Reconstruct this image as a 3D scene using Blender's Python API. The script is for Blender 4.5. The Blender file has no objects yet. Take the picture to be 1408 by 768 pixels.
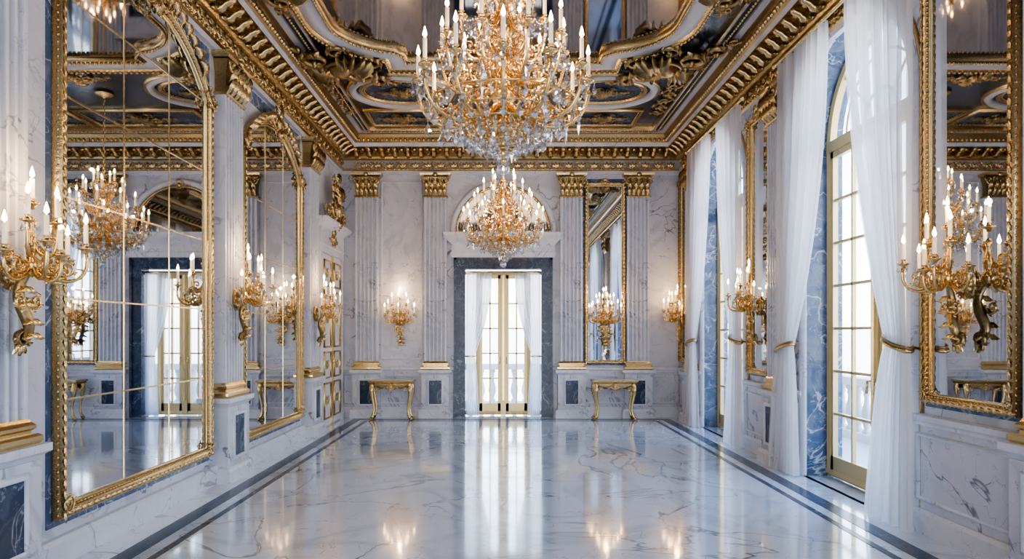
import bpy, math, random
import numpy as np
from math import sin, cos, pi, sqrt
rnd = random.Random(3)
XL, XR, YB, YF, H = -3.1, 3.4, 13.0, -3.5, 5.3

# ------------------------------------------------------------ helpers
def I(): return np.eye(4)
def T(x, y, z):
    m = np.eye(4); m[:3, 3] = (x, y, z); return m
def S(x, y=None, z=None):
    if y is None: y = z = x
    return np.diag([x, y, z, 1.0])
def RZ(a):
    m = np.eye(4); m[0, 0] = cos(a); m[0, 1] = -sin(a); m[1, 0] = sin(a); m[1, 1] = cos(a); return m
def RX(a):
    m = np.eye(4); m[1, 1] = cos(a); m[1, 2] = -sin(a); m[2, 1] = sin(a); m[2, 2] = cos(a); return m
PW = np.array([[1, 0, 0, 0], [0, 0, -1, 0], [0, 1, 0, 0], [0, 0, 0, 1.0]])   # (a,b,n)->(a,-n,b)
PC = np.diag([1, 1, -1, 1.0])                                               # ceiling plane

class MB:
    def __init__(s): s.v = []; s.f = []; s.m = []; s.s = []; s.n = 0; s.mats = []
    def add(s, vf, mat, smooth=True, X=None):
        v, f = vf
        v = np.asarray(v, float).reshape(-1, 3)
        if X is not None: v = v @ X[:3, :3].T + X[:3, 3]
        if mat not in s.mats: s.mats.append(mat)
        k = s.mats.index(mat)
        s.v.append(v); n = s.n
        for q in f:
            s.f.append([i + n for i in q]); s.m.append(k); s.s.append(smooth)
        s.n += len(v)
    def build(s, name, loc=(0, 0, 0), rz=0, parent=None):
        me = bpy.data.meshes.new(name)
        me.from_pydata(np.vstack(s.v).tolist(), [], s.f)
        for m in s.mats: me.materials.append(m)
        me.polygons.foreach_set('material_index', s.m)
        me.polygons.foreach_set('use_smooth', s.s)
        me.update()
        return link(name, me, loc, rz, parent)
def link(name, me, loc=(0, 0, 0), rz=0, parent=None):
    ob = bpy.data.objects.new(name, me)
    bpy.context.collection.objects.link(ob)
    ob.location = loc; ob.rotation_euler = (0, 0, rz)
    if parent: ob.parent = parent
    return ob
WALL = {'L': (lambda u, z: (XL, u, z), pi / 2), 'R': (lambda u, z: (XR, u, z), -pi / 2),
        'B': (lambda u, z: (u, YB, z), 0.0), 'F': (lambda u, z: (u, YF, z), pi)}
def on(w, u, z=0, out=0):
    l, r = WALL[w]; l = list(l(u, z))
    if out:
        d = {'L': (1, 0), 'R': (-1, 0), 'B': (0, -1), 'F': (0, 1)}[w]
        l[0] += d[0] * out; l[1] += d[1] * out
    return dict(loc=tuple(l), rz=r)

def box(x0, x1, y0, y1, z0, z1):
    v = [(x, y, z) for z in (z0, z1) for y in (y0, y1) for x in (x0, x1)]
    return v, [(0, 2, 3, 1), (4, 5, 7, 6), (0, 1, 5, 4), (2, 6, 7, 3), (0, 4, 6, 2), (1, 3, 7, 5)]
def tube(pts, r, seg=6, closed=False):
    P = np.asarray(pts, float); n = len(P)
    R = np.full(n, r) if np.isscalar(r) else np.asarray(r, float)
    Tn = np.zeros_like(P)
    if closed: Tn = np.roll(P, -1, 0) - np.roll(P, 1, 0)
    else:
        Tn[1:-1] = P[2:] - P[:-2]; Tn[0] = P[1] - P[0]; Tn[-1] = P[-1] - P[-2]
    Tn /= (np.linalg.norm(Tn, axis=1)[:, None] + 1e-9)
    a = np.array([0, 0, 1.0])
    if abs(Tn[0] @ a) > .9: a = np.array([1.0, 0, 0])
    u = np.cross(Tn[0], a); u /= np.linalg.norm(u)
    V = []
    for i in range(n):
        u = u - Tn[i] * (u @ Tn[i]); u /= (np.linalg.norm(u) + 1e-9)
        w = np.cross(Tn[i], u)
        for k in range(seg):
            t = 2 * pi * k / seg
            V.append(P[i] + R[i] * (cos(t) * u + sin(t) * w))
    F = []
    for i in range(n if closed else n - 1):
        j = (i + 1) % n
        for k in range(seg):
            l = (k + 1) % seg
            F.append((i * seg + k, i * seg + l, j * seg + l, j * seg + k))
    if not closed:
        F.append(tuple(range(seg))); F.append(tuple((n - 1) * seg + k for k in range(seg)))
    return V, F
def lathe(prof, seg=12):
    V = []; F = []
    for r, z in prof:
        for k in range(seg):
            t = 2 * pi * k / seg; V.append((r * cos(t), r * sin(t), z))
    for i in range(len(prof) - 1):
        for k in range(seg):
            l = (k + 1) % seg
            F.append((i * seg + k, i * seg + l, (i + 1) * seg + l, (i + 1) * seg + k))
    return V, F
def ball(seg=6, rings=4):
    return lathe([(sin(pi * i / rings) + 1e-4, -cos(pi * i / rings)) for i in range(rings + 1)], seg)
BALL = ball(6, 4); BALLS = ball(16, 10)
def bez(p0, p1, p2, p3, n=12):
    p0, p1, p2, p3 = map(lambda p: np.array(p, float), (p0, p1, p2, p3))
    return [(1 - t) ** 3 * p0 + 3 * (1 - t) ** 2 * t * p1 + 3 * (1 - t) * t * t * p2 + t ** 3 * p3 for t in np.linspace(0, 1, n)]
def offset(path, d):
    n = len(path); out = []
    for i in range(n):
        p0, p1, p2 = np.array(path[i - 1]), np.array(path[i]), np.array(path[(i + 1) % n])
        a = p1 - p0; b = p2 - p1
        a = a / np.linalg.norm(a); b = b / np.linalg.norm(b)
        na = np.array([a[1], -a[0]]); nb = np.array([b[1], -b[0]])
        m = (na + nb) / max(1 + na @ nb, .3)
        out.append(p1 + m * d)
    return out
def sweep(path, prof):   # closed planar frame, (a,b,n)
    V = []; n = len(path)
    for d, h in prof:
        V += [(p[0], p[1], h) for p in offset(path, d)]
    F = []
    for i in range(len(prof) - 1):
        for k in range(n):
            l = (k + 1) % n
            F.append((i * n + k, i * n + l, (i + 1) * n + l, (i + 1) * n + k))
    return V, F
def fill(path, h=0): return [(p[0], p[1], h) for p in path], [tuple(range(len(path)))]
def outline(w, zb, zs, rise=0, n=24):
    P = [(-w / 2, zb), (w / 2, zb), (w / 2, zs)]
    if rise > 0:
        R = (w * w / 4 + rise * rise) / (2 * rise); c = zs + rise - R
        a0 = math.atan2(zs - c, w / 2)
        for i in range(1, n):
            a = a0 + (pi - 2 * a0) * i / n
            P.append((R * cos(a), c + R * sin(a)))
    P.append((-w / 2, zs)); return P
def along(path, step, closed=True):
    P = [np.array(p, float) for p in path]
    if closed: P = P + [P[0]]
    out = []; acc = step / 2
    for a, b in zip(P[:-1], P[1:]):
        L = np.linalg.norm(b - a)
        while acc < L:
            d = (b - a) / L
            out.append((a + d * acc, math.atan2(d[1], d[0]))); acc += step
        acc -= L
    return out
def beads(M, path, step, r, mat, X, off=0, h=0, stretch=1.5):
    for p, a in along(offset(path, off), step):
        M.add(BALL, mat, True, X @ T(p[0], p[1], h) @ RZ(a) @ S(r * stretch, r, r))
def rectstack(M, w, d, prof, mat, smooth=False, x=0, X=None):
    V = []; F = []
    for e, z in prof:
        V += [(x - w / 2 - e, 0, z), (x - w / 2 - e, -d - e, z), (x + w / 2 + e, -d - e, z), (x + w / 2 + e, 0, z)]
    for i in range(len(prof) - 1):
        for k in range(3): F.append((i * 4 + k, i * 4 + k + 1, i * 4 + k + 5, i * 4 + k + 4))
    n = len(prof) - 1
    F.append((0, 1, 2, 3)); F.append((n * 4, n * 4 + 1, n * 4 + 2, n * 4 + 3))
    M.add((V, F), mat, smooth, X)
# ornament ---------------------------------------------------
def leaf(L, W, lift=.3, curl=0.0, n=6):
    V = []; F = []; x = y = 0; a = 0
    for i in range(n):
        t = i / (n - 1)
        w = W * (sin(pi * (.15 + .85 * t) ** .8) + .02)
        h = lift * L * sin(pi * t * .8)
        nx, ny = -sin(a), cos(a)
        jag = .78 if i % 2 else 1.1
        V += [(x + nx * w * jag, y + ny * w * jag, h * .6), (x, y, h + .35 * W), (x - nx * w * jag, y - ny * w * jag, h * .6)]
        a += curl / (n - 1); x += cos(a) * L / (n - 1); y += sin(a) * L / (n - 1)
    for i in range(n - 1):
        F += [(i * 3, i * 3 + 1, i * 3 + 4, i * 3 + 3), (i * 3 + 1, i * 3 + 2, i * 3 + 5, i * 3 + 4)]
    return V, F
def scroll(M, mat, X, R, turns=1.5, a0=0, leaves=5, thick=.17):
    n = 22; P = []; r = []
    for i in range(n):
        t = i / (n - 1); a = a0 + t * turns * 2 * pi; q = R * (1 - .86 * t)
        P.append((q * cos(a), q * sin(a), R * .15 + R * .12 * t)); r.append(R * thick * (1 - .5 * t) * (.5 + min(1, t * 5) * .5))
    M.add(tube(P, r, 5), mat, True, X)
    M.add(BALL, mat, True, X @ T(P[-1][0], P[-1][1], R * .3) @ S(R * .17))
    for k in range(leaves):
        i = int(k * n * .55 / max(leaves, 1)); a = a0 + i / (n - 1) * turns * 2 * pi
        M.add(leaf(R * .62, R * .2, .35, 1.0), mat, True, X @ T(P[i][0], P[i][1], R * .1) @ RZ(a + .55))
def cluster(M, mat, X, s, shield=True, top=7, bottom=5, wide=True):
    for sx in (1, -1):
        Y = X @ S(sx, 1, 1)
        scroll(M, mat, Y @ T(.36 * s, -.02 * s, 0), .24 * s, 1.5, pi * .9)
        scroll(M, mat, Y @ T(.27 * s, .32 * s, 0) @ S(1, -1, 1), .16 * s, 1.4, pi, 4)
        scroll(M, mat, Y @ T(.24 * s, -.32 * s, 0), .14 * s, 1.4, pi, 4)
        if wide:
            scroll(M, mat, Y @ T(.72 * s, -.14 * s, 0) @ S(1, -1, 1), .17 * s, 1.4, pi * .8, 5)
            scroll(M, mat, Y @ T(.98 * s, -.05 * s, 0), .10 * s, 1.3, pi * .9, 4)
    if shield:
        M.add(ball(12, 8), mat, True, X @ T(0, 0, .05 * s) @ S(.15 * s, .2 * s, .08 * s))
        ring = [(.19 * s * cos(a), .25 * s * sin(a), .06 * s) for a in np.linspace(0, 2 * pi, 24, endpoint=False)]
        M.add(tube(ring, .025 * s, 5, True), mat, True, X)
    for k in range(top):
        a = pi / 2 + (k - (top - 1) / 2) * .36
        M.add(leaf(s * (.42 - .03 * abs(k - (top - 1) / 2)), .06 * s, .3, 0), mat, True, X @ T(0, .18 * s, .03 * s) @ RZ(a))
    for k in range(bottom):
        a = -pi / 2 + (k - (bottom - 1) / 2) * .42
        M.add(leaf(s * .3, .05 * s, .3, 0), mat, True, X @ T(0, -.18 * s, .03 * s) @ RZ(a))
def vine(M, mat, X, L, R):   # running scroll along +a, centred
    k = int(L / (R * 2.2)); st = L / max(k, 1)
    for i in range(k):
        f = 1 if i % 2 else -1
        scroll(M, mat, X @ T(-L / 2 + st * (i + .5), 0, 0) @ S(1, f, 1), R, 1.4, pi, 4, .15)

# ------------------------------------------------------------ materials
def newmat(name):
    m = bpy.data.materials.new(name); m.use_nodes = True
    nt = m.node_tree; b = nt.nodes['Principled BSDF']; return m, nt, b
def marble(name, base, base2, vein, scale=1.0, rough=.2, w1=.018, w2=.010, strength=1.0, spec=.5, softk=.28, mask=(.42, .62)):
    m, nt, b = newmat(name); N = nt.nodes; L = nt.links
    tc = N.new('ShaderNodeTexCoord')
    def noise(sc, det, ro, dist, off=0):
        mp = N.new('ShaderNodeMapping'); mp.inputs['Location'].default_value = (off, off * 1.7, off * .6)
        L.new(tc.outputs['Object'], mp.inputs[0])
        n = N.new('ShaderNodeTexNoise'); n.inputs['Scale'].default_value = sc; n.inputs['Detail'].default_value = det
        n.inputs['Roughness'].default_value = ro; n.inputs['Distortion'].default_value = dist
        L.new(mp.outputs[0], n.inputs['Vector']); return n.outputs['Fac']
    def math(op, a, bb):
        n = N.new('ShaderNodeMath'); n.operation = op
        for i, q in enumerate((a, bb)):
            if q is None: continue
            if isinstance(q, (int, float)): n.inputs[i].default_value = q
            else: L.new(q, n.inputs[i])
        return n.outputs[0]
    def veins(sc, width, off):
        n = noise(sc, 5, .5, 1.2, off)
        d = math('ABSOLUTE', math('SUBTRACT', n, .5), None)
        mr = N.new('ShaderNodeMapRange'); mr.interpolation_type = 'SMOOTHSTEP'
        mr.inputs['From Min'].default_value = 0; mr.inputs['From Max'].default_value = width
        mr.inputs['To Min'].default_value = 1; mr.inputs['To Max'].default_value = 0
        L.new(d, mr.inputs['Value'])
        p = noise(sc * 1.1, 2, .5, 0, off + 9)
        mr2 = N.new('ShaderNodeMapRange'); mr2.inputs['From Min'].default_value = mask[0]; mr2.inputs['From Max'].default_value = mask[1]
        L.new(p, mr2.inputs['Value'])
        return math('MULTIPLY', mr.outputs[0], mr2.outputs[0])
    v = math('MAXIMUM', veins(.75 * scale, w1, 0), math('MULTIPLY', veins(2.3 * scale, w2, 5), .75))
    soft = veins(.9 * scale, w1 * 6, 0.1)
    v = math('MULTIPLY', math('MAXIMUM', v, math('MULTIPLY', soft, softk)), strength)
    cl = noise(1.6 * scale, 5, .6, .5, 3)
    mx = N.new('ShaderNodeMix'); mx.data_type = 'RGBA'
    L.new(cl, mx.inputs['Factor']); mx.inputs['A'].default_value = (*base, 1); mx.inputs['B'].default_value = (*base2, 1)
    m2 = N.new('ShaderNodeMix'); m2.data_type = 'RGBA'; L.new(v, m2.inputs['Factor'])
    L.new(mx.outputs['Result'], m2.inputs['A']); m2.inputs['B'].default_value = (*vein, 1)
    L.new(m2.outputs['Result'], b.inputs['Base Color'])
    b.inputs['Roughness'].default_value = rough; b.inputs['Specular IOR Level'].default_value = spec
    return m
WHITE = marble('white_marble', (.68, .70, .77), (.50, .53, .62), (.13, .14, .20), 1.1, .25, .011, .007, .9, .4, .3, (.38, .56))
WHITE2 = marble('carved_white_marble', (.71, .73, .79), (.57, .60, .68), (.22, .24, .31), 1.4, .3, .009, .006, .85, .4, .25, (.40, .58))
FLOOR = marble('floor_marble', (.78, .85, .95), (.63, .72, .86), (.10, .14, .23), .72, .15, .010, .005, .9, .6, .3, (.33, .50))
fb = FLOOR.node_tree.nodes['Principled BSDF']; fb.inputs['Coat Weight'].default_value = 1.0; fb.inputs['Coat Roughness'].default_value = .065; fb.inputs['Coat IOR'].default_value = 1.62
BLUE = marble('blue_marble', (.032, .062, .13), (.09, .145, .26), (.50, .58, .70), 2.6, .2, .020, .012, .8, .35, .2, (.36, .52))
DARK = marble('dark_blue_marble', (.013, .025, .055), (.04, .065, .12), (.30, .35, .44), 3.0, .2, .013, .009, .65, .3, .15, (.38, .55))
CEILM = marble('ceiling_dark_marble', (.009, .015, .026), (.024, .036, .055), (.14, .16, .19), 2.0, .16, .013, .009, .6, .35, .15)
def gold(name, col, col2, rough, bump=.25, sc=55):
    m, nt, b = newmat(name); N = nt.nodes; L = nt.links
    tc = N.new('ShaderNodeTexCoord'); n = N.new('ShaderNodeTexNoise'); n.inputs['Scale'].default_value = sc
    n.inputs['Detail'].default_value = 3; L.new(tc.outputs['Object'], n.inputs['Vector'])
    mx = N.new('ShaderNodeMix'); mx.data_type = 'RGBA'; L.new(n.outputs['Fac'], mx.inputs['Factor'])
    mx.inputs['A'].default_value = (*col2, 1); mx.inputs['B'].default_value = (*col, 1)
    L.new(mx.outputs['Result'], b.inputs['Base Color'])
    bp = N.new('ShaderNodeBump'); bp.inputs['Strength'].default_value = bump; bp.inputs['Distance'].default_value = .01
    L.new(n.outputs['Fac'], bp.inputs['Height']); L.new(bp.outputs[0], b.inputs['Normal'])
    b.inputs['Metallic'].default_value = 1; b.inputs['Roughness'].default_value = rough
    return m
GOLD = gold('gilt_ornament', (.86, .64, .32), (.34, .23, .10), .27)
GOLDD = gold('antique_gilt', (.56, .40, .19), (.17, .115, .05), .31)
GOLDC = gold('chandelier_gilt', (.93, .66, .30), (.60, .39, .15), .24, .1)
GOLDS = gold('polished_brass', (.88, .69, .37), (.68, .50, .23), .22, .03, 20)
m, nt, b = newmat('gilded_window_frame'); GFRAME = m
b.inputs['Base Color'].default_value = (.64, .51, .25, 1); b.inputs['Metallic'].default_value = .4; b.inputs['Roughness'].default_value = .35
def mirror(name, col, rough):
    m, nt, b = newmat(name); b.inputs['Base Color'].default_value = (*col, 1)
    b.inputs['Metallic'].default_value = 1; b.inputs['Roughness'].default_value = rough; return m
MIRROR = mirror('mirror_glass', (.68, .72, .78), .012)
BMIRROR = mirror('bronzed_mirror_glass', (.38, .32, .27), .03)
CMIRROR = mirror('smoked_ceiling_mirror', (.36, .32, .30), .05)
m, nt, b = newmat('candle_wax'); WAX = m; b.inputs['Base Color'].default_value = (.85, .8, .68, 1)
b.inputs['Emission Color'].default_value = (1, .74, .45, 1); b.inputs['Emission Strength'].default_value = .6
m, nt, b = newmat('candle_flame'); FLAME = m; b.inputs['Base Color'].default_value = (1, .8, .5, 1)
b.inputs['Emission Color'].default_value = (1, .60, .24, 1); b.inputs['Emission Strength'].default_value = 60
m.cycles.emission_sampling = 'NONE'; WAX.cycles.emission_sampling = 'NONE'
def mixmat(name, fac, a, bnode):
    m = bpy.data.materials.new(name); m.use_nodes = True; nt = m.node_tree; nt.nodes.clear()
    o = nt.nodes.new('ShaderNodeOutputMaterial'); mx = nt.nodes.new('ShaderNodeMixShader'); mx.inputs[0].default_value = fac
    n1 = a(nt); n2 = bnode(nt)
    nt.links.new(n1.outputs[0], mx.inputs[1]); nt.links.new(n2.outputs[0], mx.inputs[2]); nt.links.new(mx.outputs[0], o.inputs[0])
    return m
def sh(kind, col, rough=None):
    def f(nt):
        n = nt.nodes.new(kind); n.inputs['Color'].default_value = (*col, 1)
        if rough is not None: n.inputs['Roughness'].default_value = rough
        return n
    return f
CRYSTAL = mixmat('cut_crystal', .42, sh('ShaderNodeBsdfTransparent', (.86, .88, .90)), sh('ShaderNodeBsdfGlossy', (1, .98, .95), .03))
GLASS = mixmat('window_glass', .06, sh('ShaderNodeBsdfTransparent', (.97, .98, 1)), sh('ShaderNodeBsdfGlossy', (1, 1, 1), .02))
def fabric(nt):
    d = nt.nodes.new('ShaderNodeBsdfDiffuse'); d.inputs['Color'].default_value = (.90, .91, .94, 1)
    t = nt.nodes.new('ShaderNodeBsdfTranslucent'); t.inputs['Color'].default_value = (.92, .94, .97, 1)
    mx = nt.nodes.new('ShaderNodeMixShader'); mx.inputs[0].default_value = .58
    nt.links.new(d.outputs[0], mx.inputs[1]); nt.links.new(t.outputs[0], mx.inputs[2]); return mx
SHEER = mixmat('sheer_curtain', .66, sh('ShaderNodeBsdfTransparent', (1, 1, 1)), fabric)
SHEER2 = mixmat('fine_curtain', .88, sh('ShaderNodeBsdfTransparent', (1, 1, 1)), fabric)
m, nt, b = newmat('painted_door'); PAINT = m; b.inputs['Base Color'].default_value = (.66, .68, .74, 1); b.inputs['Roughness'].default_value = .35
m, nt, b = newmat('balcony_stone'); STONE = m; b.inputs['Base Color'].default_value = (.56, .56, .58, 1); b.inputs['Roughness'].default_value = .7
m, nt, b = newmat('ceiling_stucco'); STUCCO = m
b.inputs['Base Color'].default_value = (.42, .43, .46, 1); b.inputs['Roughness'].default_value = .35

# ------------------------------------------------------------ room shell
def wall(name, w, u0, u1, ops, depth=.4, reveal=BLUE):
    """ops: (centre, width, spring, arched) in wall-local x"""
    M = MB(); ops = sorted(ops); x = u0
    for c, ww, zs, arch in ops:
        M.add(([(x, 0, 0), (c - ww / 2, 0, 0), (c - ww / 2, 0, H), (x, 0, H)], [(0, 1, 2, 3)]), WHITE, False)
        if arch: P = [(-ww / 2 * cos(pi * i / 28), zs + ww / 2 * sin(pi * i / 28)) for i in range(29)]
        else: P = [(-ww / 2, zs), (ww / 2, zs)]
        V = []; F = []
        for p in P: V += [(c + p[0], 0, p[1]), (c + p[0], 0, H)]
        for i in range(len(P) - 1): F.append((2 * i, 2 * i + 2, 2 * i + 3, 2 * i + 1))
        M.add((V, F), WHITE, False)
        Q = [(-ww / 2, 0)] + P + [(ww / 2, 0)]; V = []; F = []
        for p in Q: V += [(c + p[0], 0, p[1]), (c + p[0], depth, p[1])]
        for i in range(len(Q) - 1): F.append((2 * i, 2 * i + 2, 2 * i + 3, 2 * i + 1))
        M.add((V, F), reveal, False)
        x = c + ww / 2
    M.add(([(x, 0, 0), (u1, 0, 0), (u1, 0, H), (x, 0, H)], [(0, 1, 2, 3)]), WHITE, False)
    loc, r = WALL[w]; M.build(name, loc(0, 0), r)
WIN = [10.55, 6.65, 1.9]   # right wall window centres; last is out of view, added for daylight
WW, WS = 2.0, 3.66
wall('wall_right', 'R', -YB, -YF, [(-c, WW, WS, True) for c in WIN])
wall('wall_left', 'L', YF, YB, [])
wall('wall_back', 'B', XL, XR, [(0, 1.44, 2.8, False)], .22, DARK)
wall('wall_front', 'F', -XR, -XL, [(-1.5, 1.9, 3.3, True), (1.5, 1.9, 3.3, True)])  # unseen openings behind the camera, added to let in more daylight
M = MB(); M.add(box(XL - .4, XR + .5, YF - .5, YB + .45, -.2, 0), FLOOR, False); M.build('floor')
M = MB(); M.add(box(XL - .4, XR + .5, YF - .5, YB + .5, H, H + .2), CEILM, False)

# ceiling decoration (part of ceiling mesh)
CX = T(0, 0, H) @ PC
half = [(1.28, 9.15), (1.28, 8.95)]
for i in range(9):
    a = i / 8 * pi / 2
    half.append((1.42 + .62 * sin(a), 8.80 - .62 * (1 - cos(a)) - .12 * sin(a)))
half.reverse()
CP = [(-1.3, 1.6), (1.3, 1.6), (2.04, 2.2)] + half + [(-x, y) for x, y in reversed(half)] + [(-2.04, 2.2)]
M.add(fill(CP, .012), CMIRROR, False, CX)
M.add(sweep(CP, [(0, .01), (0, .06), (.03, .08), (.06, .06)]), GOLD, True, CX)
M.add(sweep(CP, [(.06, .05), (.12, .09), (.20, .10), (.25, .07)]), STUCCO, True, CX)
M.add(sweep(CP, [(.25, .07), (.27, .10), (.31, .10), (.33, .0)]), GOLD, True, CX)
beads(M, CP, .06, .018, GOLD, CX, .03, .09)
beads(M, CP, .075, .02, GOLD, CX, .29, .11)
RP = lambda d, y0=YF: [(XL + d, y0 + d), (XR - d, y0 + d), (XR - d, YB - d), (XL + d, YB - d)]
M.add(sweep(RP(.66), [(-.06, 0), (-.06, .05), (-.03, .07), (.0, .05), (.0, 0)]), STUCCO, False, CX)
M.add(sweep(RP(.70), [(-.03, .0), (-.02, .07), (.0, .07), (.01, .0)]), GOLD, False, CX)
beads(M, RP(.61), .07, .018, GOLD, CX, 0, .06)
def cfield(path, mat, fr=1.0):
    M.add(fill(path, .006), mat, False, CX)
    M.add(sweep(path, [(-.03 * fr, 0), (-.03 * fr, .04), (0, .055), (.03 * fr, .04), (.03 * fr, 0)]), GOLD, True, CX)
    beads(M, path, .06, .014, GOLD, CX, -.05 * fr, .02)
def ell(cx, cy, a, b, n=32): return [(cx + a * cos(2 * pi * i / n), cy + b * sin(2 * pi * i / n)) for i in range(n)]
cfield([(-1.0, 11.3), (1.0, 11.3), (1.0, 12.12), (-1.0, 12.12)], DARK, .8)
for sx in (-1, 1):
    q = [(1.15, 11.3), (2.3, 11.3), (2.3, 12.12), (1.15, 12.12)]
    q = q if sx > 0 else [(-x, y) for x, y in reversed(q)]
    cfield(q, DARK, .8)
    cluster(M, GOLDD, CX @ T(sx * 1.72, 11.7, .01) @ S(1, -1, 1.6), .40)
    M.add(sweep(ell(sx * 1.55, 10.45, .70, .58), [(0, 0), (.0, .05), (.07, .08), (.12, .0)]), STUCCO, True, CX)
    M.add(sweep(ell(sx * 1.55, 10.45, .82, .70), [(0, 0), (.0, .05), (.02, .05), (.03, .0)]), GOLD, True, CX)
    cfield(ell(sx * 1.55, 10.45, .62, .5), DARK)
    cluster(M, GOLDD, CX @ T(sx * 1.55, 10.45, .01) @ S(1, -1, 1.6), .36)
    cluster(M, GOLDD, CX @ T(sx * 2.18, 9.15, .04) @ RZ(-sx * .8) @ S(1, -1, 2.0), .95)
    for yy in (7.2, 5.4):
        cluster(M, GOLDD, CX @ T(sx * 2.42, yy, .04) @ RZ(-sx * pi / 2) @ S(1, -1, 1.8), .62)
    vine(M, GOLDD, CX @ T(sx * 2.55, 10.6, 0) @ RZ(pi / 2) @ S(1, 1, 1.5), 1.8, .12)
cluster(M, GOLDD, CX @ T(0, 9.78, .02) @ S(1, -1, 1.6), .46)
cluster(M, GOLDD, CX @ T(0, 11.7, .02) @ S(1, -1, 1.5), .5)
M.build('ceiling')

# cornice
M = MB()
def room(prof, mat, smooth=False):
    V = []; F = []
    for d, z in prof: V += [(XL + d, YF + d, z), (XR - d, YF + d, z), (XR - d, YB - d, z), (XL + d, YB - d, z)]
    for i in range(len(prof) - 1):
        for k in range(4): l = (k + 1) % 4; F.append((4 * i + k, 4 * i + l, 4 * i + 4 + l, 4 * i + 4 + k))
    M.add((V, F), mat, smooth)
room([(0, 4.60), (.06, 4.60), (.06, 4.66)], WHITE2)
room([(.06, 4.66), (.09, 4.675), (.09, 4.70), (.06, 4.71)], GOLD)
room([(.06, 4.71), (.06, 4.86)], STUCCO)
room([(.06, 4.86), (.11, 4.88), (.13, 4.91), (.13, 4.93)], GOLD)
room([(.13, 4.93), (.13, 5.05)], GOLDD)
room([(.13, 5.05), (.34, 5.05)], GOLDD)
room([(.34, 5.05), (.35, 5.12)], WHITE2)
room([(.35, 5.12), (.38, 5.14), (.42, 5.20), (.44, 5.25), (.44, H)], GOLDD)
room([(.44, H - .03), (.52, H - .03), (.52, H)], STUCCO)
segs = [('L', YF + .4, YB - .35), ('R', YF + .4, YB - .35), ('B', XL + .35, XR - .35), ('F', XL + .35, XR - .35)]
for w, a, c in segs:
    n = int((c - a) / .235)
    for i in range(n + 1):
        u = a + (c - a) * i / n
        k = on(w, u, 4.99); X = T(*k['loc']) @ RZ(k['rz'])
        P = [(0, -.13, -.06), (0, -.17, -.085), (0, -.22, -.06), (0, -.25, -.02), (0, -.30, 0), (0, -.335, .02), (0, -.33, .05)]
        M.add(tube(P, [.03, .036, .036, .03, .028, .03, .02], 6), GOLD, True, X @ S(1.5, 1, 1))
        M.add(BALL, GOLD, True, X @ T(0, -.16, -.06) @ S(.055, .035, .035))
        for q in (-.5, 0, .5):
            M.add(leaf(.18, .045, .45, 0), GOLD, True, X @ T(0, -.15, -.07) @ PW @ RX(-1.0) @ RZ(pi / 2 + q))
        M.add(box(-.06, .06, -.34, -.13, .045, .06), GOLD, False, X)
        f = 1 if i % 2 else -1
        scroll(M, GOLD, X @ T(0, -.06, -.205) @ PW @ S(f, 1, 1.8), .070, 1.3, pi, 5, .22)
        if w != 'F':
            for q in (-.6, 0, .6):
                M.add(leaf(.13, .03, .3, 0), GOLD, True, X @ T((c - a) / n / 2, -.06, -.28) @ PW @ RZ(pi / 2 + q))
            M.add(BALL, GOLD, True, X @ T((c - a) / n / 2, -.24, .03) @ S(.05, .05, .035))
            scroll(M, GOLD, X @ T((c - a) / n / 2, -.13, 0) @ PW @ S(f, 1, 1.5), .045, 1.3, pi, 3, .2)
    m = int((c - a) / .085)
    for i in range(m + 1):
        u = a + (c - a) * i / m; k = on(w, u, 0); X = T(*k['loc']) @ RZ(k['rz'])
        M.add(BALL, GOLD, True, X @ T(0, -.40, 5.16) @ S(.03, .03, .04))
        M.add(BALL, GOLD, True, X @ T(0, -.085, 4.69) @ S(.032, .016, .02))
M.build('trim_1')

# floor border bands
M = MB()
def band(d0, d1, mat, h=.003):
    room([(d0, .0005), (d0, h), (d1, h), (d1, .0005)], mat)
band(.32, .47, DARK); band(.58, .64, DARK)
M.build('trim_2')

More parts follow.
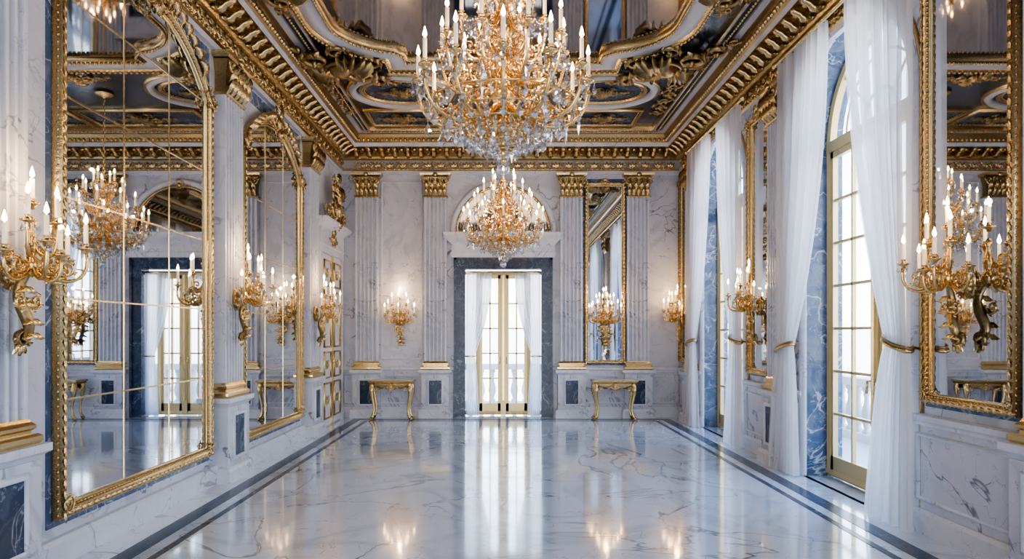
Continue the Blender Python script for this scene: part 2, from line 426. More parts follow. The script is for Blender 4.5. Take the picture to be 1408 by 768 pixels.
# ------------------------------------------------------------ pilasters
def pilaster_mesh(w, d=.12):
    M = MB()
    rectstack(M, w + .14, d + .06, [(0.03, 0), (.03, .12), (.015, .15), (0, .16)], WHITE2)
    rectstack(M, w + .10, d + .05, [(0, .16), (0, .80)], WHITE)
    rectstack(M, w + .14, d + .06, [(-.02, .80), (0, .83), (.03, .85), (.03, .90)], WHITE2)
    pw = w * .28
    fr = [(-pw, .26), (pw, .26), (pw, .70), (-pw, .70)]
    XX = T(0, -d - .05, 0) @ PW
    M.add(fill(fr, .004), DARK, False, XX)
    M.add(sweep(fr, [(0, .0), (0, .018), (.02, .022), (.035, .012), (.04, 0)]), WHITE2, True, XX)
    # gilt base
    rectstack(M, w + .06, d + .02, [(.02, .90), (.035, .92), (.035, .95), (.015, .965)], GOLDS)
    rectstack(M, w + .03, d + .01, [(.0, .965), (.0, .985), (.02, 1.0), (.02, 1.02), (0, 1.04), (-.01, 1.06)], GOLDS)
    # shaft with flutes
    n = max(5, int(w / .075)); mg = .025; pitch = (w - 2 * mg) / n; fw = pitch * .72
    C = [(-w / 2, 0), (-w / 2, -d)]
    for i in range(n):
        c = -w / 2 + mg + pitch * (i + .5)
        for k in range(7):
            a = pi * k / 6; C.append((c - fw / 2 * cos(a), -d + fw * .95 * sin(a) ** .8))
    C += [(w / 2, -d), (w / 2, 0)]
    V = [(x, y, z) for z in (1.06, 4.17) for x, y in C]; q = len(C)
    M.add((V, [(i, i + 1, q + i + 1, q + i) for i in range(q - 1)]), WHITE2, False)
    # capital
    rectstack(M, w, d, [(.02, 4.15), (.03, 4.165), (.02, 4.18)], GOLD)
    rectstack(M, w - .02, d, [(0, 4.18), (0, 4.38), (.04, 4.53)], GOLDD)
    rectstack(M, w, d, [(.05, 4.54), (.075, 4.56), (.085, 4.60)], GOLD)
    for row, (z, cnt, L) in enumerate([(4.18, 5, .19), (4.26, 4, .24)]):
        for i in range(cnt):
            x = (i - (cnt - 1) / 2) * w / (cnt - .2)
            M.add(leaf(L, w / cnt * .42, .38, 0), GOLD, True, T(x, -d - .01, z) @ PW @ RX(.12) @ RZ(pi / 2))
            M.add(BALL, GOLD, True, T(x, -d - .07, z + L * .93) @ S(w * .06, .03, .025))
    for sx in (-1, 1):
        scroll(M, GOLD, T(sx * (w / 2 - .02), -d - .05, 4.46) @ PW @ S(sx, 1, 1), .085, 1.6, pi * .75, 3, .22)
        scroll(M, GOLD, T(sx * w * .13, -d - .04, 4.47) @ PW @ S(-sx, 1, 1), .055, 1.5, pi * .75, 0, .22)
    M.add(BALL, GOLD, True, T(0, -d - .08, 4.57) @ S(.05, .03, .045))
    ob = M.build('pilaster'); me = ob.data; bpy.data.objects.remove(ob); return me
PM = {w: pilaster_mesh(w) for w in (.42, .50)}
for w, u, ww in [('L', 4.03, .50), ('L', 7.57, .50), ('L', 10.78, .50), ('L', .9, .50),
                 ('B', -2.58, .42), ('B', -1.28, .42), ('B', 1.29, .42), ('B', 2.55, .42),
                 ('R', 4.10, .42), ('R', 8.28, .42), ('R', 12.1, .42), ('R', .1, .42)]:
    link('pilaster', PM[ww], **on(w, u))

# dado / baseboards
def dado(name, w, a, c, full=True):
    M = MB(); W = c - a
    rectstack(M, W, .07, [(0, 0), (0, .16), (-.02, .19)], WHITE2)
    if full:
        rectstack(M, W, .03, [(0, .16), (0, .86)], WHITE)
        rectstack(M, W, .05, [(0, .86), (.0, .88), (.02, .90), (.02, .94), (0, .95)], WHITE2)
        if W > .5:
            fr = [(-W / 2 + .1, .28), (W / 2 - .1, .28), (W / 2 - .1, .77), (-W / 2 + .1, .77)]
            M.add(sweep(fr, [(0, 0), (0, .02), (.02, .025), (.03, 0)]), WHITE2, True, T(0, -.03, 0) @ PW)
    M.build(name, **on(w, (a + c) / 2))
dado('baseboard_left', 'L', YF, 11.3, False)
dado('baseboard_back', 'B', XL, -.95); dado('baseboard_back', 'B', .95, XR)
for a, c in [(YF, .85), (2.95, 5.62), (7.68, 9.52), (11.58, YB)]: dado('baseboard_right', 'R', a, c)

# wall panel mouldings
M = MB()
for w, a, c, z0, z1 in [('B', -2.30, -1.56, 1.12, 4.45)]:
    fr = [(a, z0), (c, z0), (c, z1), (a, z1)]
    M.add(sweep(fr, [(0, 0), (0, .015), (.02, .022), (.035, .0)]), WHITE2, True, T(0, YB, 0) @ PW)
M.build('trim_3')

# ------------------------------------------------------------ mirrors
def wall_mirror(w, u, width, zb, zs, rise, cols=0, rows=0, crest=.5, f=1.0, back=.16):
    M = MB(); P = outline(width, zb, zs, rise)
    M.add(sweep([(-width / 2, max(zb, .30)), (width / 2, max(zb, .30)), (width / 2, 4.42), (-width / 2, 4.42)],
                [(0, .0), (0, .008), (back, .008), (back, 0)]), BLUE, False, PW)
    M.add(fill(P, .03), MIRROR, False, PW)
    M.add(sweep(P, [(-.005, .028), (0, .045), (.02 * f, .055), (.03 * f, .04)]), GOLDS, True, PW)
    M.add(sweep(P, [(.03 * f, .04), (.05 * f, .075), (.08 * f, .085), (.10 * f, .07), (.115 * f, .05), (.12 * f, 0)]), GOLD, True, PW)
    beads(M, P, .04, .010, GOLD, PW, .032 * f, .055)
    for p, a in along(offset(P, .078 * f), .075):
        M.add(leaf(.07, .017, .12, 0), GOLD, True, PW @ T(p[0], p[1], .08) @ RZ(a))
    beads(M, P, .05, .009, GOLD, PW, .112 * f, .05)
    top = zs + rise
    hr = lambda x: top if rise == 0 else (lambda R: (top - R) + sqrt(R * R - x * x))((width ** 2 / 4 + rise ** 2) / (2 * rise))
    if cols:
        g = .0065
        for i in range(1, cols):
            x = -width / 2 + width * i / cols
            M.add(box(x - g, x + g, -.034, -.03, zb, hr(x)), GOLDS, False)
        for j in range(1, rows):
            z = zb + (4.68 - zb) * j / rows
            if z < zs: M.add(box(-width / 2, width / 2, -.034, -.03, z - g, z + g), GOLDS, False)
            elif z < top:
                R = (width ** 2 / 4 + rise ** 2) / (2 * rise); hx = sqrt(max(0, R * R - (z - top + R) ** 2))
                M.add(box(-hx, hx, -.034, -.03, z - g, z + g), GOLDS, False)
    if crest:
        cluster(M, GOLD, PW @ T(0, top + .1 * f, .08), crest, wide=rise > 0)
        for sx in (-1, 1):
            scroll(M, GOLD, PW @ T(sx * (width / 2 + .05), zs + .02, .08) @ S(sx, 1, 1), .11 * f, 1.4, pi * .6, 5)
            scroll(M, GOLD, PW @ T(sx * (width / 2 + .04), zb, .08) @ S(sx, -1, 1), .06 * f, 1.4, pi * .6, 4)
        if rise:
            for sx in (-1, 1):
                for k in range(7):
                    x = sx * width * (.14 + .052 * k); z = hr(x) + .1
                    M.add(leaf(.19, .05, .4, sx * .9), GOLD, True, PW @ T(x, z, .07) @ RZ(pi / 2 + sx * .5))
    M.build('wall_mirror', **on(w, u))
wall_mirror('L', 5.90, 2.24, .42, 3.98, .50, 3, 6, .42, .95)
wall_mirror('L', 9.16, 2.14, .42, 3.85, .46, 3, 6, .42, .95)
wall_mirror('L', 2.45, 2.0, .42, 3.98, .50, 3, 6, .42, .95)
wall_mirror('B', 1.93, .64, 1.08, 4.38, 0, 0, 0, .16, .55, .10)
wall_mirror('R', 4.95, .84, 1.12, 4.40, 0, 0, 0, .2, .65, .11)
wall_mirror('R', 8.95, .62, 1.12, 4.40, 0, 0, 0, .2, .65, .10)
wall_mirror('R', 12.62, .5, 1.12, 4.40, 0, 0, 0, .2, .65, .09)

# ------------------------------------------------------------ back door surround + lunette
M = MB()
for sx in (-1, 1):
    rectstack(M, .17, .07, [(0, 0), (0, 3.0)], DARK, x=sx * .805)
    rectstack(M, .05, .10, [(0, 0), (0, 3.02)], DARK, x=sx * .91)
M.add(box(-.72, .72, -.07, 0, 2.8, 3.0), DARK, False)
M.add(box(-.93, .93, -.10, 0, 2.97, 3.02), DARK, False)
rectstack(M, 1.95, .10, [(0, 3.02), (.02, 3.06), (.02, 3.12), (0, 3.13), (0, 3.26), (.03, 3.3), (.10, 3.36), (.13, 3.38), (.13, 3.43), (.16, 3.48)], WHITE2)
P = [(-.86, 3.50), (.86, 3.50)] + [(.86 * cos(pi * i / 28), 3.50 + .86 * sin(pi * i / 28)) for i in range(1, 28)]
M.add(fill(P, .02), BMIRROR, False, PW)
M.add(sweep(P, [(0, .02), (0, .05), (.03, .06), (.04, .04)]), GOLD, True, PW)
M.add(sweep(P, [(.04, .03), (.06, .06), (.12, .07), (.15, .05), (.16, 0)]), WHITE2, True, PW)
beads(M, P, .05, .012, GOLD, PW, .035, .06)
cluster(M, GOLD, PW @ T(0, 4.40, .06), .2)
M.build('trim_4', **on('B', 0))

# ------------------------------------------------------------ windows
def french(name, w, u, width, zs, arch, rows, setback, side=0):
    M = MB()
    fw = .07
    P = outline(width, .02, zs, width / 2, 32) if arch else outline(width, .02, zs)
    Xp = T(0, setback, 0) @ PW
    M.add(sweep(P, [(0, -.03), (0, .04), (-.02, .055), (-fw, .04), (-fw, -.03)]), GFRAME, False, Xp)
    y0, y1 = setback - .035, setback + .03
    zt = zs if arch else zs - fw
    if arch:
        M.add(box(-width / 2 + .01, width / 2 - .01, y0 - .02, y1, zs - .07, zs + .05), GFRAME, False)
        for a in (pi / 4, pi / 2, 3 * pi / 4):
            r1 = width / 2 - .03
            M.add(tube([(.28 * cos(a), setback, zs + .28 * sin(a)), (r1 * cos(a), setback, zs + r1 * sin(a))], .016, 4), GFRAME, False)
        M.add(tube([(.3 * cos(a), setback, zs + .02 + .3 * sin(a)) for a in np.linspace(0, pi, 16)], .018, 4), GFRAME, False)
        M.add(tube([(.65 * cos(a), setback, zs + .02 + .65 * sin(a)) for a in np.linspace(0, pi, 20)], .013, 4), GFRAME, False)
        zt = zs - .07
    M.add(box(-.05, .05, y0 - .02, y1, .02, zt), GFRAME, False)
    hw = width / 2 - fw
    for sx in (-1, 1):
        a, c = sorted((sx * .05, sx * hw))
        for q in (a, c - .055): M.add(box(q, q + .055, y0, y1 - .01, .02, zt), GFRAME, False)
        M.add(box(a, c, y0, y1 - .01, .02, .24), GFRAME, False)
        M.add(box(a, c, y0, y1 - .01, zt - .07, zt), GFRAME, False)
        mx = (a + c) / 2; M.add(box(mx - .014, mx + .014, y0 + .01, y1 - .015, .2, zt), GFRAME, False)
        for j in range(1, rows):
            z = .24 + (zt - .31) * j / rows
            M.add(box(a, c, y0 + .01, y1 - .015, z - .014, z + .014), GFRAME, False)
        M.add(tube([(sx * .07, y0 - .0, 1.12), (sx * .07, y0 - .05, 1.12), (sx * .07, y0 - .06, 1.0)], .012, 6), GOLDS)
        if side:
            a, c = sorted((sx * width / 2, sx * side))
            M.add(box(a, c, y0 + .01, y1 - .01, .02, .1), GFRAME, False); M.add(box(a, c, y0 + .01, y1 - .01, zs - .06, zs), GFRAME, False)
            M.add(([(a, setback, .02), (c, setback, .02), (c, setback, zs), (a, setback, zs)], [(0, 1, 2, 3)]), GLASS, False)
    M.add(box(-.018, .018, y0 - .04, y0 - .01, .3, zt), GOLDS, False)
    M.add(fill(P, 0), GLASS, False, Xp)
    M.build(name, **on(w, u))
for i, c in enumerate(WIN): french('window_%d' % (i + 1), 'R', c, WW, WS, True, 7, .27)
french('window_4', 'B', 0, 1.06, 2.78, False, 5, .20, side=.72)
# archivolts on right windows
M = MB()
for c in WIN:
    P = [(-WW / 2, 0)] + [(-WW / 2 * cos(pi * i / 28), WS + WW / 2 * sin(pi * i / 28)) for i in range(29)] + [(WW / 2, 0)]
    P.reverse()
    X = T(XR, c, 0) @ RZ(-pi / 2) @ PW
    M.add(sweep(P, [(0, 0), (0, .05), (.03, .06), (.09, .05), (.11, .02), (.12, 0)]), WHITE2, True, X)
    M.add(sweep(P, [(.115, 0), (.115, .03), (.135, .03), (.14, 0)]), GOLD, True, X)
M.build('trim_6')

# ------------------------------------------------------------ left door
M = MB(); hw, ht = .66, 2.95
M.add(box(-hw, hw, -.05, 0, .0, ht), PAINT, False)
for sx in (-1, 1):
    rectstack(M, .14, .10, [(0, 0), (0, .2), (-.01, .21), (-.01, ht + .1)], WHITE2, x=sx * (hw + .07))
    a, c = sorted((sx * .03, sx * (hw - .02)))
    M.add(box(a, c, -.075, -.05, .03, ht - .03), PAINT, False)
    for z0, z1 in [(.15, .72), (.84, 1.25), (1.37, 2.3), (2.42, 2.82)]:
        fr = [(a + .1, z0), (c - .1, z0), (c - .1, z1), (a + .1, z1)]
        M.add(sweep(fr, [(0, 0), (0, .02), (.014, .03), (.026, .02), (.03, 0)]), GOLD, True, T(0, -.075, 0) @ PW)
        cluster(M, GOLD, T((a + c) / 2, -.075, (z0 + z1) / 2) @ PW, .16, wide=False)
M.add(box(-.018, .018, -.10, -.05, 0, ht), GOLDS, False)
for sx in (-1, 1): M.add(BALLS, GOLDS, True, T(sx * .075, -.12, 1.1) @ S(.03))
rectstack(M, 2 * hw + .28, .10, [(0, ht), (.0, ht + .12), (.02, ht + .14), (.0, ht + .16), (0, ht + .42), (.04, ht + .46), (.12, ht + .52), (.14, ht + .56)], WHITE2)
cluster(M, GOLD, T(0, -.10, ht + .29) @ PW, .30)
cluster(M, GOLD, T(0, -.12, ht + .80) @ PW @ S(1, 1, 1.6), .68)
cluster(M, GOLD, T(0, -.12, ht + 1.18) @ PW @ S(1, 1, 1.6), .46, wide=False)
M.build('door_1', **on('L', 12.05))

# ------------------------------------------------------------ curtains
def curtain(w, uc, top, tie, bot, ztop, ztie, d=.2, folds=9, mat=None, ph=0.0, amp=.045, name='curtain'):
    """edges given as (outer, inner) in wall-local x; outer is next to the wall edge"""
    M = MB(); nu, nv = 110, 60; V = []; F = []
    for j in range(nv + 1):
        tz = j / nv; z = ztop + (.012 - ztop) * tz
        if z > ztie:
            t = (ztop - z) / (ztop - ztie); o = top[0] + (tie[0] - top[0]) * t; i_ = top[1] + (tie[1] - top[1]) * (t ** 1.9)
            A = amp * (1 - .45 * t ** 3); yo = d
        else:
            t = (ztie - z) / ztie; e = min(1, t * 1.0) ** .6
            o = tie[0] + (bot[0] - tie[0]) * e; i_ = tie[1] + (bot[1] - tie[1]) * e
            A = amp * (.55 + .45 * e); yo = d
        for i in range(nu + 1):
            s = i / nu; s2 = s + .018 * sin(9 * s + 2 * tz + ph)
            x = o + (i_ - o) * s
            y = -yo - A * sin(2 * pi * folds * s2 + ph) - .35 * A * sin(2 * pi * folds * .47 * s + 3 * tz + ph)
            V.append((x, y, z))
    for j in range(nv):
        for i in range(nu):
            a = j * (nu + 1) + i; F.append((a, a + 1, a + nu + 2, a + nu + 1))
    M.add((V, F), mat or SHEER)
    cx = (tie[0] + tie[1]) / 2; rx = abs(tie[1] - tie[0]) / 2 + .02
    ring = [(cx + rx * cos(a), -d + .075 * sin(a), ztie + .05 * cos(a) * (1 if tie[1] > tie[0] else -1)) for a in np.linspace(0, 2 * pi, 24, endpoint=False)]
    if mat is None:
        M.add(tube(ring, .018, 6, True), GOLD)
        M.add(tube([(p[0], p[1], p[2] + .03) for p in ring], .010, 6, True), GOLDD)
        M.add(tube([(tie[0], -d + .05, ztie - .02), (tie[0], -.03, ztie - .04)], .012, 6), GOLD)
        M.add(BALLS, GOLD, True, T(tie[0], -.05, ztie - .04) @ S(.03))
    else:
        ring = [(cx + rx * cos(a), -d + .035 * sin(a), ztie) for a in np.linspace(0, 2 * pi, 20, endpoint=False)]
        M.add(tube(ring, .014, 6, True), GOLDS)
    M.build(name, **on(w, uc))
for k, c in enumerate(WIN):
    curtain('R', c, (-1.27, -.15), (-1.37, -1.0), (-1.62, -.9), 4.72, 1.42, .17, 9, ph=.3 + k)
    curtain('R', c, (1.22, .24), (1.20, .90), (1.25, .60), 4.72, 1.5, .17, 9, ph=1.3 + k)
    M = MB(); M.add(tube([(-1.45, -.17, 4.76), (1.35, -.17, 4.76)], .022, 8), GOLDS)
    for sx in (-1.45, 1.35): M.add(BALLS, GOLDS, True, T(sx, -.17, 4.76) @ S(.045))
    for sx in (-1.3, 1.28): M.add(tube([(sx, -.17, 4.76), (sx, -.05, 4.76)], .015, 6), GOLDS)
    M.build('curtain_rod', **on('R', c))
curtain('B', 0, (-.71, -.22), (-.71, -.55), (-.71, -.46), 2.74, 1.15, -.08, 7, SHEER2, amp=.022)
curtain('B', 0, (.71, .22), (.71, .55), (.71, .46), 2.74, 1.15, -.08, 7, SHEER2, amp=.022, ph=1)
M = MB(); M.add(tube([(-.71, .08, 2.765), (.71, .08, 2.765)], .015, 8), GOLDS); M.build('curtain_rod', **on('B', 0))

# ------------------------------------------------------------ candles, sconces, chandeliers
CUP = lathe([(.001, -.03), (.014, -.025), (.014, -.012), (.038, 0), (.040, .008), (.014, .010), (.013, .03), (.021, .035), (.001, .036)], 8)
def candle(M, p, h=.10, s=1.0):
    X = T(*p) @ S(s)
    M.add(CUP, GOLDC, True, X)
    M.add(lathe([(.012, .02), (.012, .03 + h), (.001, .032 + h)], 7), WAX, True, X)
    M.add(lathe([(.001, 0), (.012, .014), (.011, .028), (.001, .064)], 6), FLAME, True, X @ T(0, 0, .034 + h))
DROP = lathe([(.001, 0), (.006, -.006), (.001, -.014), (.017, -.05), (.019, -.062), (.001, -.085)], 6)
PRISM = lathe([(.001, 0), (.01, -.012), (.012, -.03), (.001, -.075)], 4)
def drop(M, p, s=1.0): M.add(DROP if rnd.random() < .6 else PRISM, CRYSTAL, False, T(*p) @ RZ(rnd.random() * 3) @ S(s))
def chain(M, p, q, sag, n, r=.008):
    p = np.array(p); q = np.array(q)
    for i in range(n):
        t = (i + .5) / n; c = p + (q - p) * t; c[2] -= sag * 4 * t * (1 - t)
        M.add(BALL, CRYSTAL, False, T(*c) @ S(r))
def sconce_mesh():
    M = MB()
    M.add(ball(12, 8), GOLDC, True, T(0, -.015, -.05) @ S(.06, .03, .13))
    cluster(M, GOLDD, T(0, -.02, -.08) @ PW, .2, True, 7, 5, False)
    P = bez((.0, -.04, -.48), (.10, -.22, -.40), (-.12, .0, -.24), (0, -.15, -.06), 18)
    M.add(tube(P, [.017 + .020 * sin(pi * i / 17) for i in range(18)], 8), GOLDD)
    scroll(M, GOLDD, T(.01, -.06, -.47) @ PW @ S(-1, -1, 1.8), .06, 1.6, pi * .8, 5, .26)
    for sx in (-1, 1):
        scroll(M, GOLDC, T(sx * .065, -.11, -.24) @ PW @ S(sx, 1, 1.5), .055, 1.5, pi * .9, 4, .2)
        scroll(M, GOLDC, T(sx * .10, -.12, -.06) @ PW @ S(sx, -1, 1.5), .075, 1.5, pi * .9, 5, .16)
    for i in (3, 7, 11, 14):
        p = P[i]
        for q in (-.8, .8): M.add(leaf(.10, .022, .45, q * .8), GOLDC, True, T(p[0], p[1] - .015, p[2]) @ PW @ RZ(-pi / 2 + q))
    for k in range(3): M.add(leaf(.10, .024, .4, 0), GOLDC, True, T(0, -.05, -.47) @ PW @ RZ(-pi / 2 + (k - 1) * .5))
    M.add(lathe([(.001, -.10), (.03, -.08), (.05, -.03), (.045, .0), (.02, .03), (.03, .06), (.04, .09), (.02, .13), (.014, .2), (.028, .23), (.012, .26), (.001, .27)], 12), GOLDC, True, T(0, -.15, 0))
    c = np.array((0, -.15, 0.0))
    def arm(a, R, z0, z1, h):
        d = np.array((cos(a), sin(a), 0)); up = np.array((0, 0, 1.0))
        p = bez(c + up * z0, c + d * R * .35 + up * (z0 - .17), c + d * R * 1.2 + up * (z0 - .16), c + d * R + up * z1, 12)
        M.add(tube(p, [.016 - .005 * i / 11 for i in range(12)], 6), GOLDC)
        side = np.array((-d[1], d[0], 0))
        q = c + d * R * .62 + up * (z0 - .03)
        Xs = np.eye(4); Xs[:3, 0] = d; Xs[:3, 1] = up; Xs[:3, 2] = side; Xs[:3, 3] = q
        scroll(M, GOLDC, Xs, .06, 1.3, pi, 4, .17)
        e = c + d * R + up * z1
        candle(M, e, h, 1.1)
        for k in range(3):
            b = k * 2.1 + a; drop(M, e + np.array((.036 * cos(b), .036 * sin(b), -.005)), .7)
        return e
    for k in range(5): arm(-pi / 2 + (k - 2) * .72, .28 if k != 2 else .17, .0, .03 + .06 * (k % 2), .11)
    for k in range(3): arm(-pi / 2 + (k - 1) * 1.1, .15, .14, .22, .11)
    candle(M, (0, -.15, .34), .11, 1.1)
    ob = M.build('wall_sconce'); me = ob.data; bpy.data.objects.remove(ob); return me
SM = sconce_mesh()
WARM = (1.0, .64, .32)
def plight(name, loc, watt, parent, r=.03, col=WARM):
    l = bpy.data.lights.new(name, 'POINT'); l.energy = watt; l.color = col; l.shadow_soft_size = r
    o = bpy.data.objects.new(name, l); bpy.context.collection.objects.link(o); o.parent = parent; o.location = loc
for w, u, z, out in [('L', 4.10, 2.03, .12), ('L', 7.57, 2.02, .12), ('L', 10.78, 1.95, .12), ('B', -1.95, 1.90, 0), ('B', 1.93, 1.90, .03),
                     ('R', 4.95, 2.02, .03), ('R', 8.95, 2.0, .03), ('R', 12.62, 1.92, .03), ('L', .9, 2.02, .12)]:
    ob = link('wall_sconce', SM, **on(w, u, z, out))
    plight('candle_light', (0, -.15, .53), 16, ob, .02)

def chandelier_mesh(zc):
    M = MB()
    M.add(lathe([(.001, .12), (.03, .13), (.045, .17), (.02, .21), (.03, .25), (.09, .30), (.11, .36), (.06, .42), (.03, .46), (.05, .50), (.095, .56), (.07, .62), (.03, .68),
                 (.05, .74), (.08, .80), (.05, .88), (.03, .95), (.055, 1.0), (.07, 1.06), (.035, 1.12), (.025, 1.2), (.05, 1.25), (.06, 1.3), (.02, 1.36), (.012, 1.42), (.001, 1.43)], 14), GOLDC)
    M.add(BALLS, CRYSTAL, True, T(0, 0, .05) @ S(.05))
    M.add(lathe([(.001, .09), (.02, .1), (.02, .125), (.001, .13)], 8), GOLDS)
    def tier(n, R, zh, z1, off, h, arm_r=.017):
        E = []
        for k in range(n):
            a = off + 2 * pi * k / n; d = np.array((cos(a), sin(a), 0)); up = np.array((0, 0, 1.0))
            p = bez(d * .04 + up * zh, d * R * .45 + up * (zh - .26), d * R * 1.05 + up * (zh - .22), d * R + up * z1, 14)
            M.add(tube(p, [arm_r - .006 * i / 13 for i in range(14)], 6), GOLDC)
            side = np.array((-d[1], d[0], 0))
            for f, rr, zz, sg in ((.50, .085, .0, 1), (.80, .06, .02, 1), (.34, .06, -.10, -1)):
                q = d * R * f + up * (zh - .09 + zz)
                Xs = np.eye(4); Xs[:3, 0] = d; Xs[:3, 1] = up * sg; Xs[:3, 2] = side; Xs[:3, 3] = q
                scroll(M, GOLDC, Xs, rr * (R / .6 * .4 + .6), 1.4, pi, 4, .18)
            e = d * R + up * z1; E.append(e); candle(M, e, h, 1.2)
            for b in range(4):
                g = b * pi / 2 + a; drop(M, e + np.array((.044 * cos(g), .044 * sin(g), -.005)), 1.1)
            drop(M, e + np.array((0, 0, -.05)), 1.5)
            for t in (5, 9): drop(M, p[t] - np.array((0, 0, .015)), 1.5)
        for k in range(n):
            a, b2 = E[k], E[(k + 1) % n]
            chain(M, a, b2, .07, 9)
            mid = (a + b2) / 2; mid[2] -= .075; drop(M, mid, 1.3)
        return E
    tier(12, .61, .52, .68, 0, .12, .019)
    tier(9, .45, .78, .92, .2, .12)
    tier(6, .30, 1.0, 1.13, .1, .11)
    tier(4, .16, 1.22, 1.30, 0, .09)
    for R, z, n, s in [(.42, .42, 24, 1.45), (.30, .36, 18, 1.5), (.20, .31, 13, 1.45), (.12, .25, 9, 1.3), (.06, .19, 6, 1.1), (.54, .50, 24, 1.35)]:
        ring = [(R * cos(a), R * sin(a), z) for a in np.linspace(0, 2 * pi, 32, endpoint=False)]
        M.add(tube(ring, .008, 4, True), GOLDC)
        for k in range(n):
            a = 2 * pi * k / n; drop(M, (R * cos(a), R * sin(a), z - .004), s * (.9 + .3 * rnd.random()))
    for k in range(10):
        a = 2 * pi * k / 10; chain(M, (.54 * cos(a), .54 * sin(a), .50), (.05 * cos(a), .05 * sin(a), .16), .05, 18, .010)
    n = int((zc - 1.43) / .05)
    for k in range(n):
        z = 1.45 + (zc - 1.45) * k / n
        ring = [((.016 * cos(a)) if k % 2 else 0, 0 if k % 2 else .016 * cos(a), z + .032 * sin(a)) for a in np.linspace(0, 2 * pi, 8, endpoint=False)]
        M.add(tube(ring, .006, 4, True), GOLDS)
    M.add(lathe([(.001, zc), (.14, zc), (.12, zc - .03), (.04, zc - .06), (.001, zc - .09)], 16), GOLD)
    return M
for y, z0 in ((4.9, 2.72), (10.5, 2.60)):
    M = chandelier_mesh(H - .02 - z0)
    ob = M.build('chandelier', (0, y, z0))
    for k in range(4):
        a = pi / 4 + k * pi / 2 + .13
        plight('candle_light', (.40 * cos(a), .40 * sin(a), .82), 9, ob, .02)
    plight('candle_light', (0.12, -.12, 1.48), 8, ob, .02)

# ------------------------------------------------------------ console tables
def console():
    M = MB(); w, d, h = .80, .34, .74
    rectstack(M, w, d, [(-.01, h - .05), (.015, h - .04), (.02, h - .012), (.0, h - .008)], GOLD)
    rectstack(M, w - .03, d - .015, [(0, h - .008), (0, h)], WHITE2)
    rectstack(M, w - .03, d - .02, [(0, h - .08), (.01, h - .065), (.0, h - .05)], GOLD)
    V = []; F = []; n = 24
    for i in range(n + 1):
        x = -w / 2 + .03 + (w - .06) * i / n; t = abs(i / n - .5) * 2
        zb = h - .12 - .05 * (1 - t) - .02 * abs(sin(i * pi / 4)) - .03 * (t > .85)
        V += [(x, -d + .03, h - .075), (x, -d + .03, zb), (x, -.03, h - .075), (x, -.03, zb + .02)]
    for i in range(n):
        a = 4 * i; F += [(a, a + 4, a + 5, a + 1), (a + 2, a + 6, a + 7, a + 3), (a + 1, a + 5, a + 7, a + 3)]
    M.add((V, F), GOLD)
    cluster(M, GOLD, T(0, -d + .02, h - .13) @ PW, .13)
    for sx in (-1, 1):
        for y, f in ((-d + .05, -1), (-.06, 0)):
            x = sx * (w / 2 - .07)
            P = bez((x, y, h - .08), (x + sx * .10, y + f * .05, h - .22), (x - sx * .11, y - f * .02, .22), (x + sx * .03, y + f * .02, .03), 16)
            R = [.050, .052, .050, .045, .040, .035, .030, .027, .024, .022, .020, .019, .020, .023, .028, .032]
            M.add(tube(P, R, 8), GOLD)
            M.add(BALL, GOLD, True, T(x + sx * .035, y + f * .02, .028) @ S(.045, .034, .028))
            scroll(M, GOLD, T(x - sx * .05, y - .02, h - .16) @ PW @ S(-sx, 1, 1), .055, 1.4, pi * .6, 3)
            M.add(leaf(.16, .03, .2, 0), GOLD, True, T(x + sx * .02, y - .05, h - .11) @ PW @ RZ(-pi / 2))
    ob = M.build('console_table'); me = ob.data; bpy.data.objects.remove(ob); return me
CM = console()
link('console_table', CM, **on('B', -2.05, 0, .24)); link('console_table', CM, **on('B', 2.04, 0, .24))

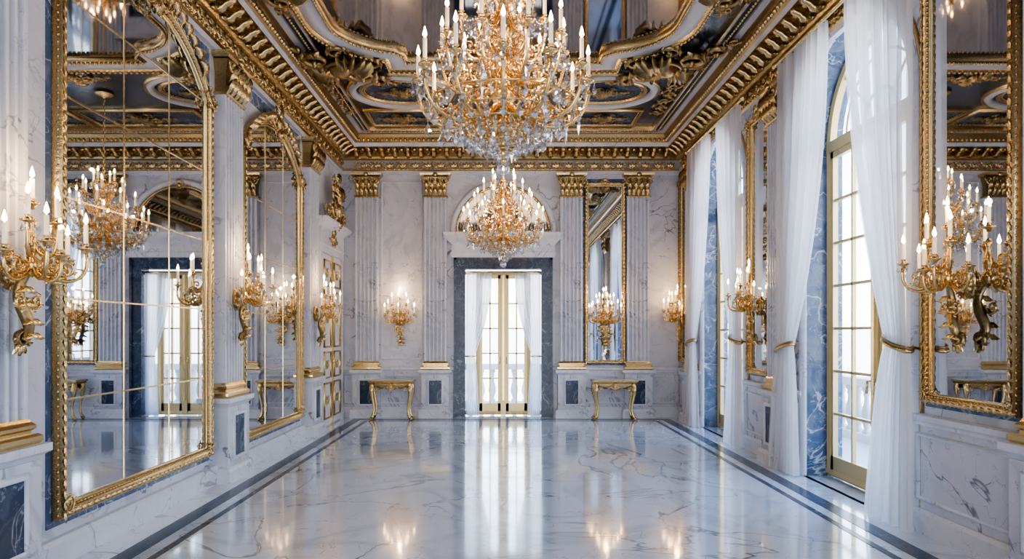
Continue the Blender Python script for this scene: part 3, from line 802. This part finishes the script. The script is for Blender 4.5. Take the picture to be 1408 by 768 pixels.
# ------------------------------------------------------------ outside
def balustrade(L):
    M = MB()
    M.add(box(-L / 2, L / 2, -.12, .12, 0, .12), STONE, False); M.add(box(-L / 2, L / 2, -.13, .13, .82, .94), STONE, False)
    B = lathe([(.07, .12), (.07, .16), (.04, .18), (.045, .22), (.085, .34), (.08, .42), (.04, .58), (.035, .66), (.05, .70), (.04, .73), (.065, .76), (.065, .82)], 10)
    n = int(L / .24)
    for i in range(n):
        x = -L / 2 + .12 + i * .24
        if i % 10 == 5: M.add(box(x - .12, x + .12, -.14, .14, .12, .82), STONE, False)
        else: M.add(B, STONE, True, T(x, 0, 0))
    return M
balustrade(6).build('balustrade', (.0, 14.9, -.02))
balustrade(15).build('balustrade', (5.4, 6, -.02), pi / 2)
M = MB(); M.add(box(XL - 1, 6.0, YB + .45, 15.3, -.3, -.02), STONE, False); M.add(box(XR + .5, 6.0, -3, YB + .45, -.3, -.02), STONE, False)
M.build('terrace')

# ------------------------------------------------------------ world and lights
w = bpy.data.worlds.new('sky'); bpy.context.scene.world = w; w.use_nodes = True; nt = w.node_tree
bg = nt.nodes['Background']; tc = nt.nodes.new('ShaderNodeTexCoord'); sp = nt.nodes.new('ShaderNodeSeparateXYZ'); cr = nt.nodes.new('ShaderNodeValToRGB')
nt.links.new(tc.outputs['Generated'], sp.inputs[0]); nt.links.new(sp.outputs['Z'], cr.inputs[0]); nt.links.new(cr.outputs[0], bg.inputs[0])
e = cr.color_ramp.elements; e[0].position = 0; e[0].color = (.66, .68, .72, 1); e[1].position = .6; e[1].color = (.40, .61, 1, 1)
x = e.new(.03); x.color = (1, .93, .82, 1); x = e.new(.22); x.color = (.70, .84, 1, 1)
bg.inputs[1].default_value = 9.0
def portal(w, u, z, sx, sz):
    l = bpy.data.lights.new('portal', 'AREA'); l.shape = 'RECTANGLE'; l.size = sx; l.size_y = sz; l.cycles.is_portal = True
    o = bpy.data.objects.new('window_daylight', l); bpy.context.collection.objects.link(o)
    k = on(w, u, z, -.42); o.location = k['loc']; o.rotation_euler = (-pi / 2, 0, k['rz'])
for c in WIN: portal('R', c, 2.35, 2.0, 4.7)
portal('B', 0, 1.4, 1.44, 2.8)
portal('F', -1.5, 2.2, 1.9, 4.3); portal('F', 1.5, 2.2, 1.9, 4.3)  # portals at the added front openings
try: bpy.context.scene.view_settings.look = 'AgX - Medium High Contrast'
except Exception as ex: print(ex)

cam = bpy.data.cameras.new('camera'); co = bpy.data.objects.new('camera', cam); bpy.context.collection.objects.link(co)
co.location = (0, 0, 1.6); co.rotation_euler = (pi / 2, 0, 0); cam.sensor_width = 36; cam.lens = 24
cam.shift_x = 12 / 1408; cam.shift_y = 73 / 1408; cam.clip_start = .05
bpy.context.scene.camera = co
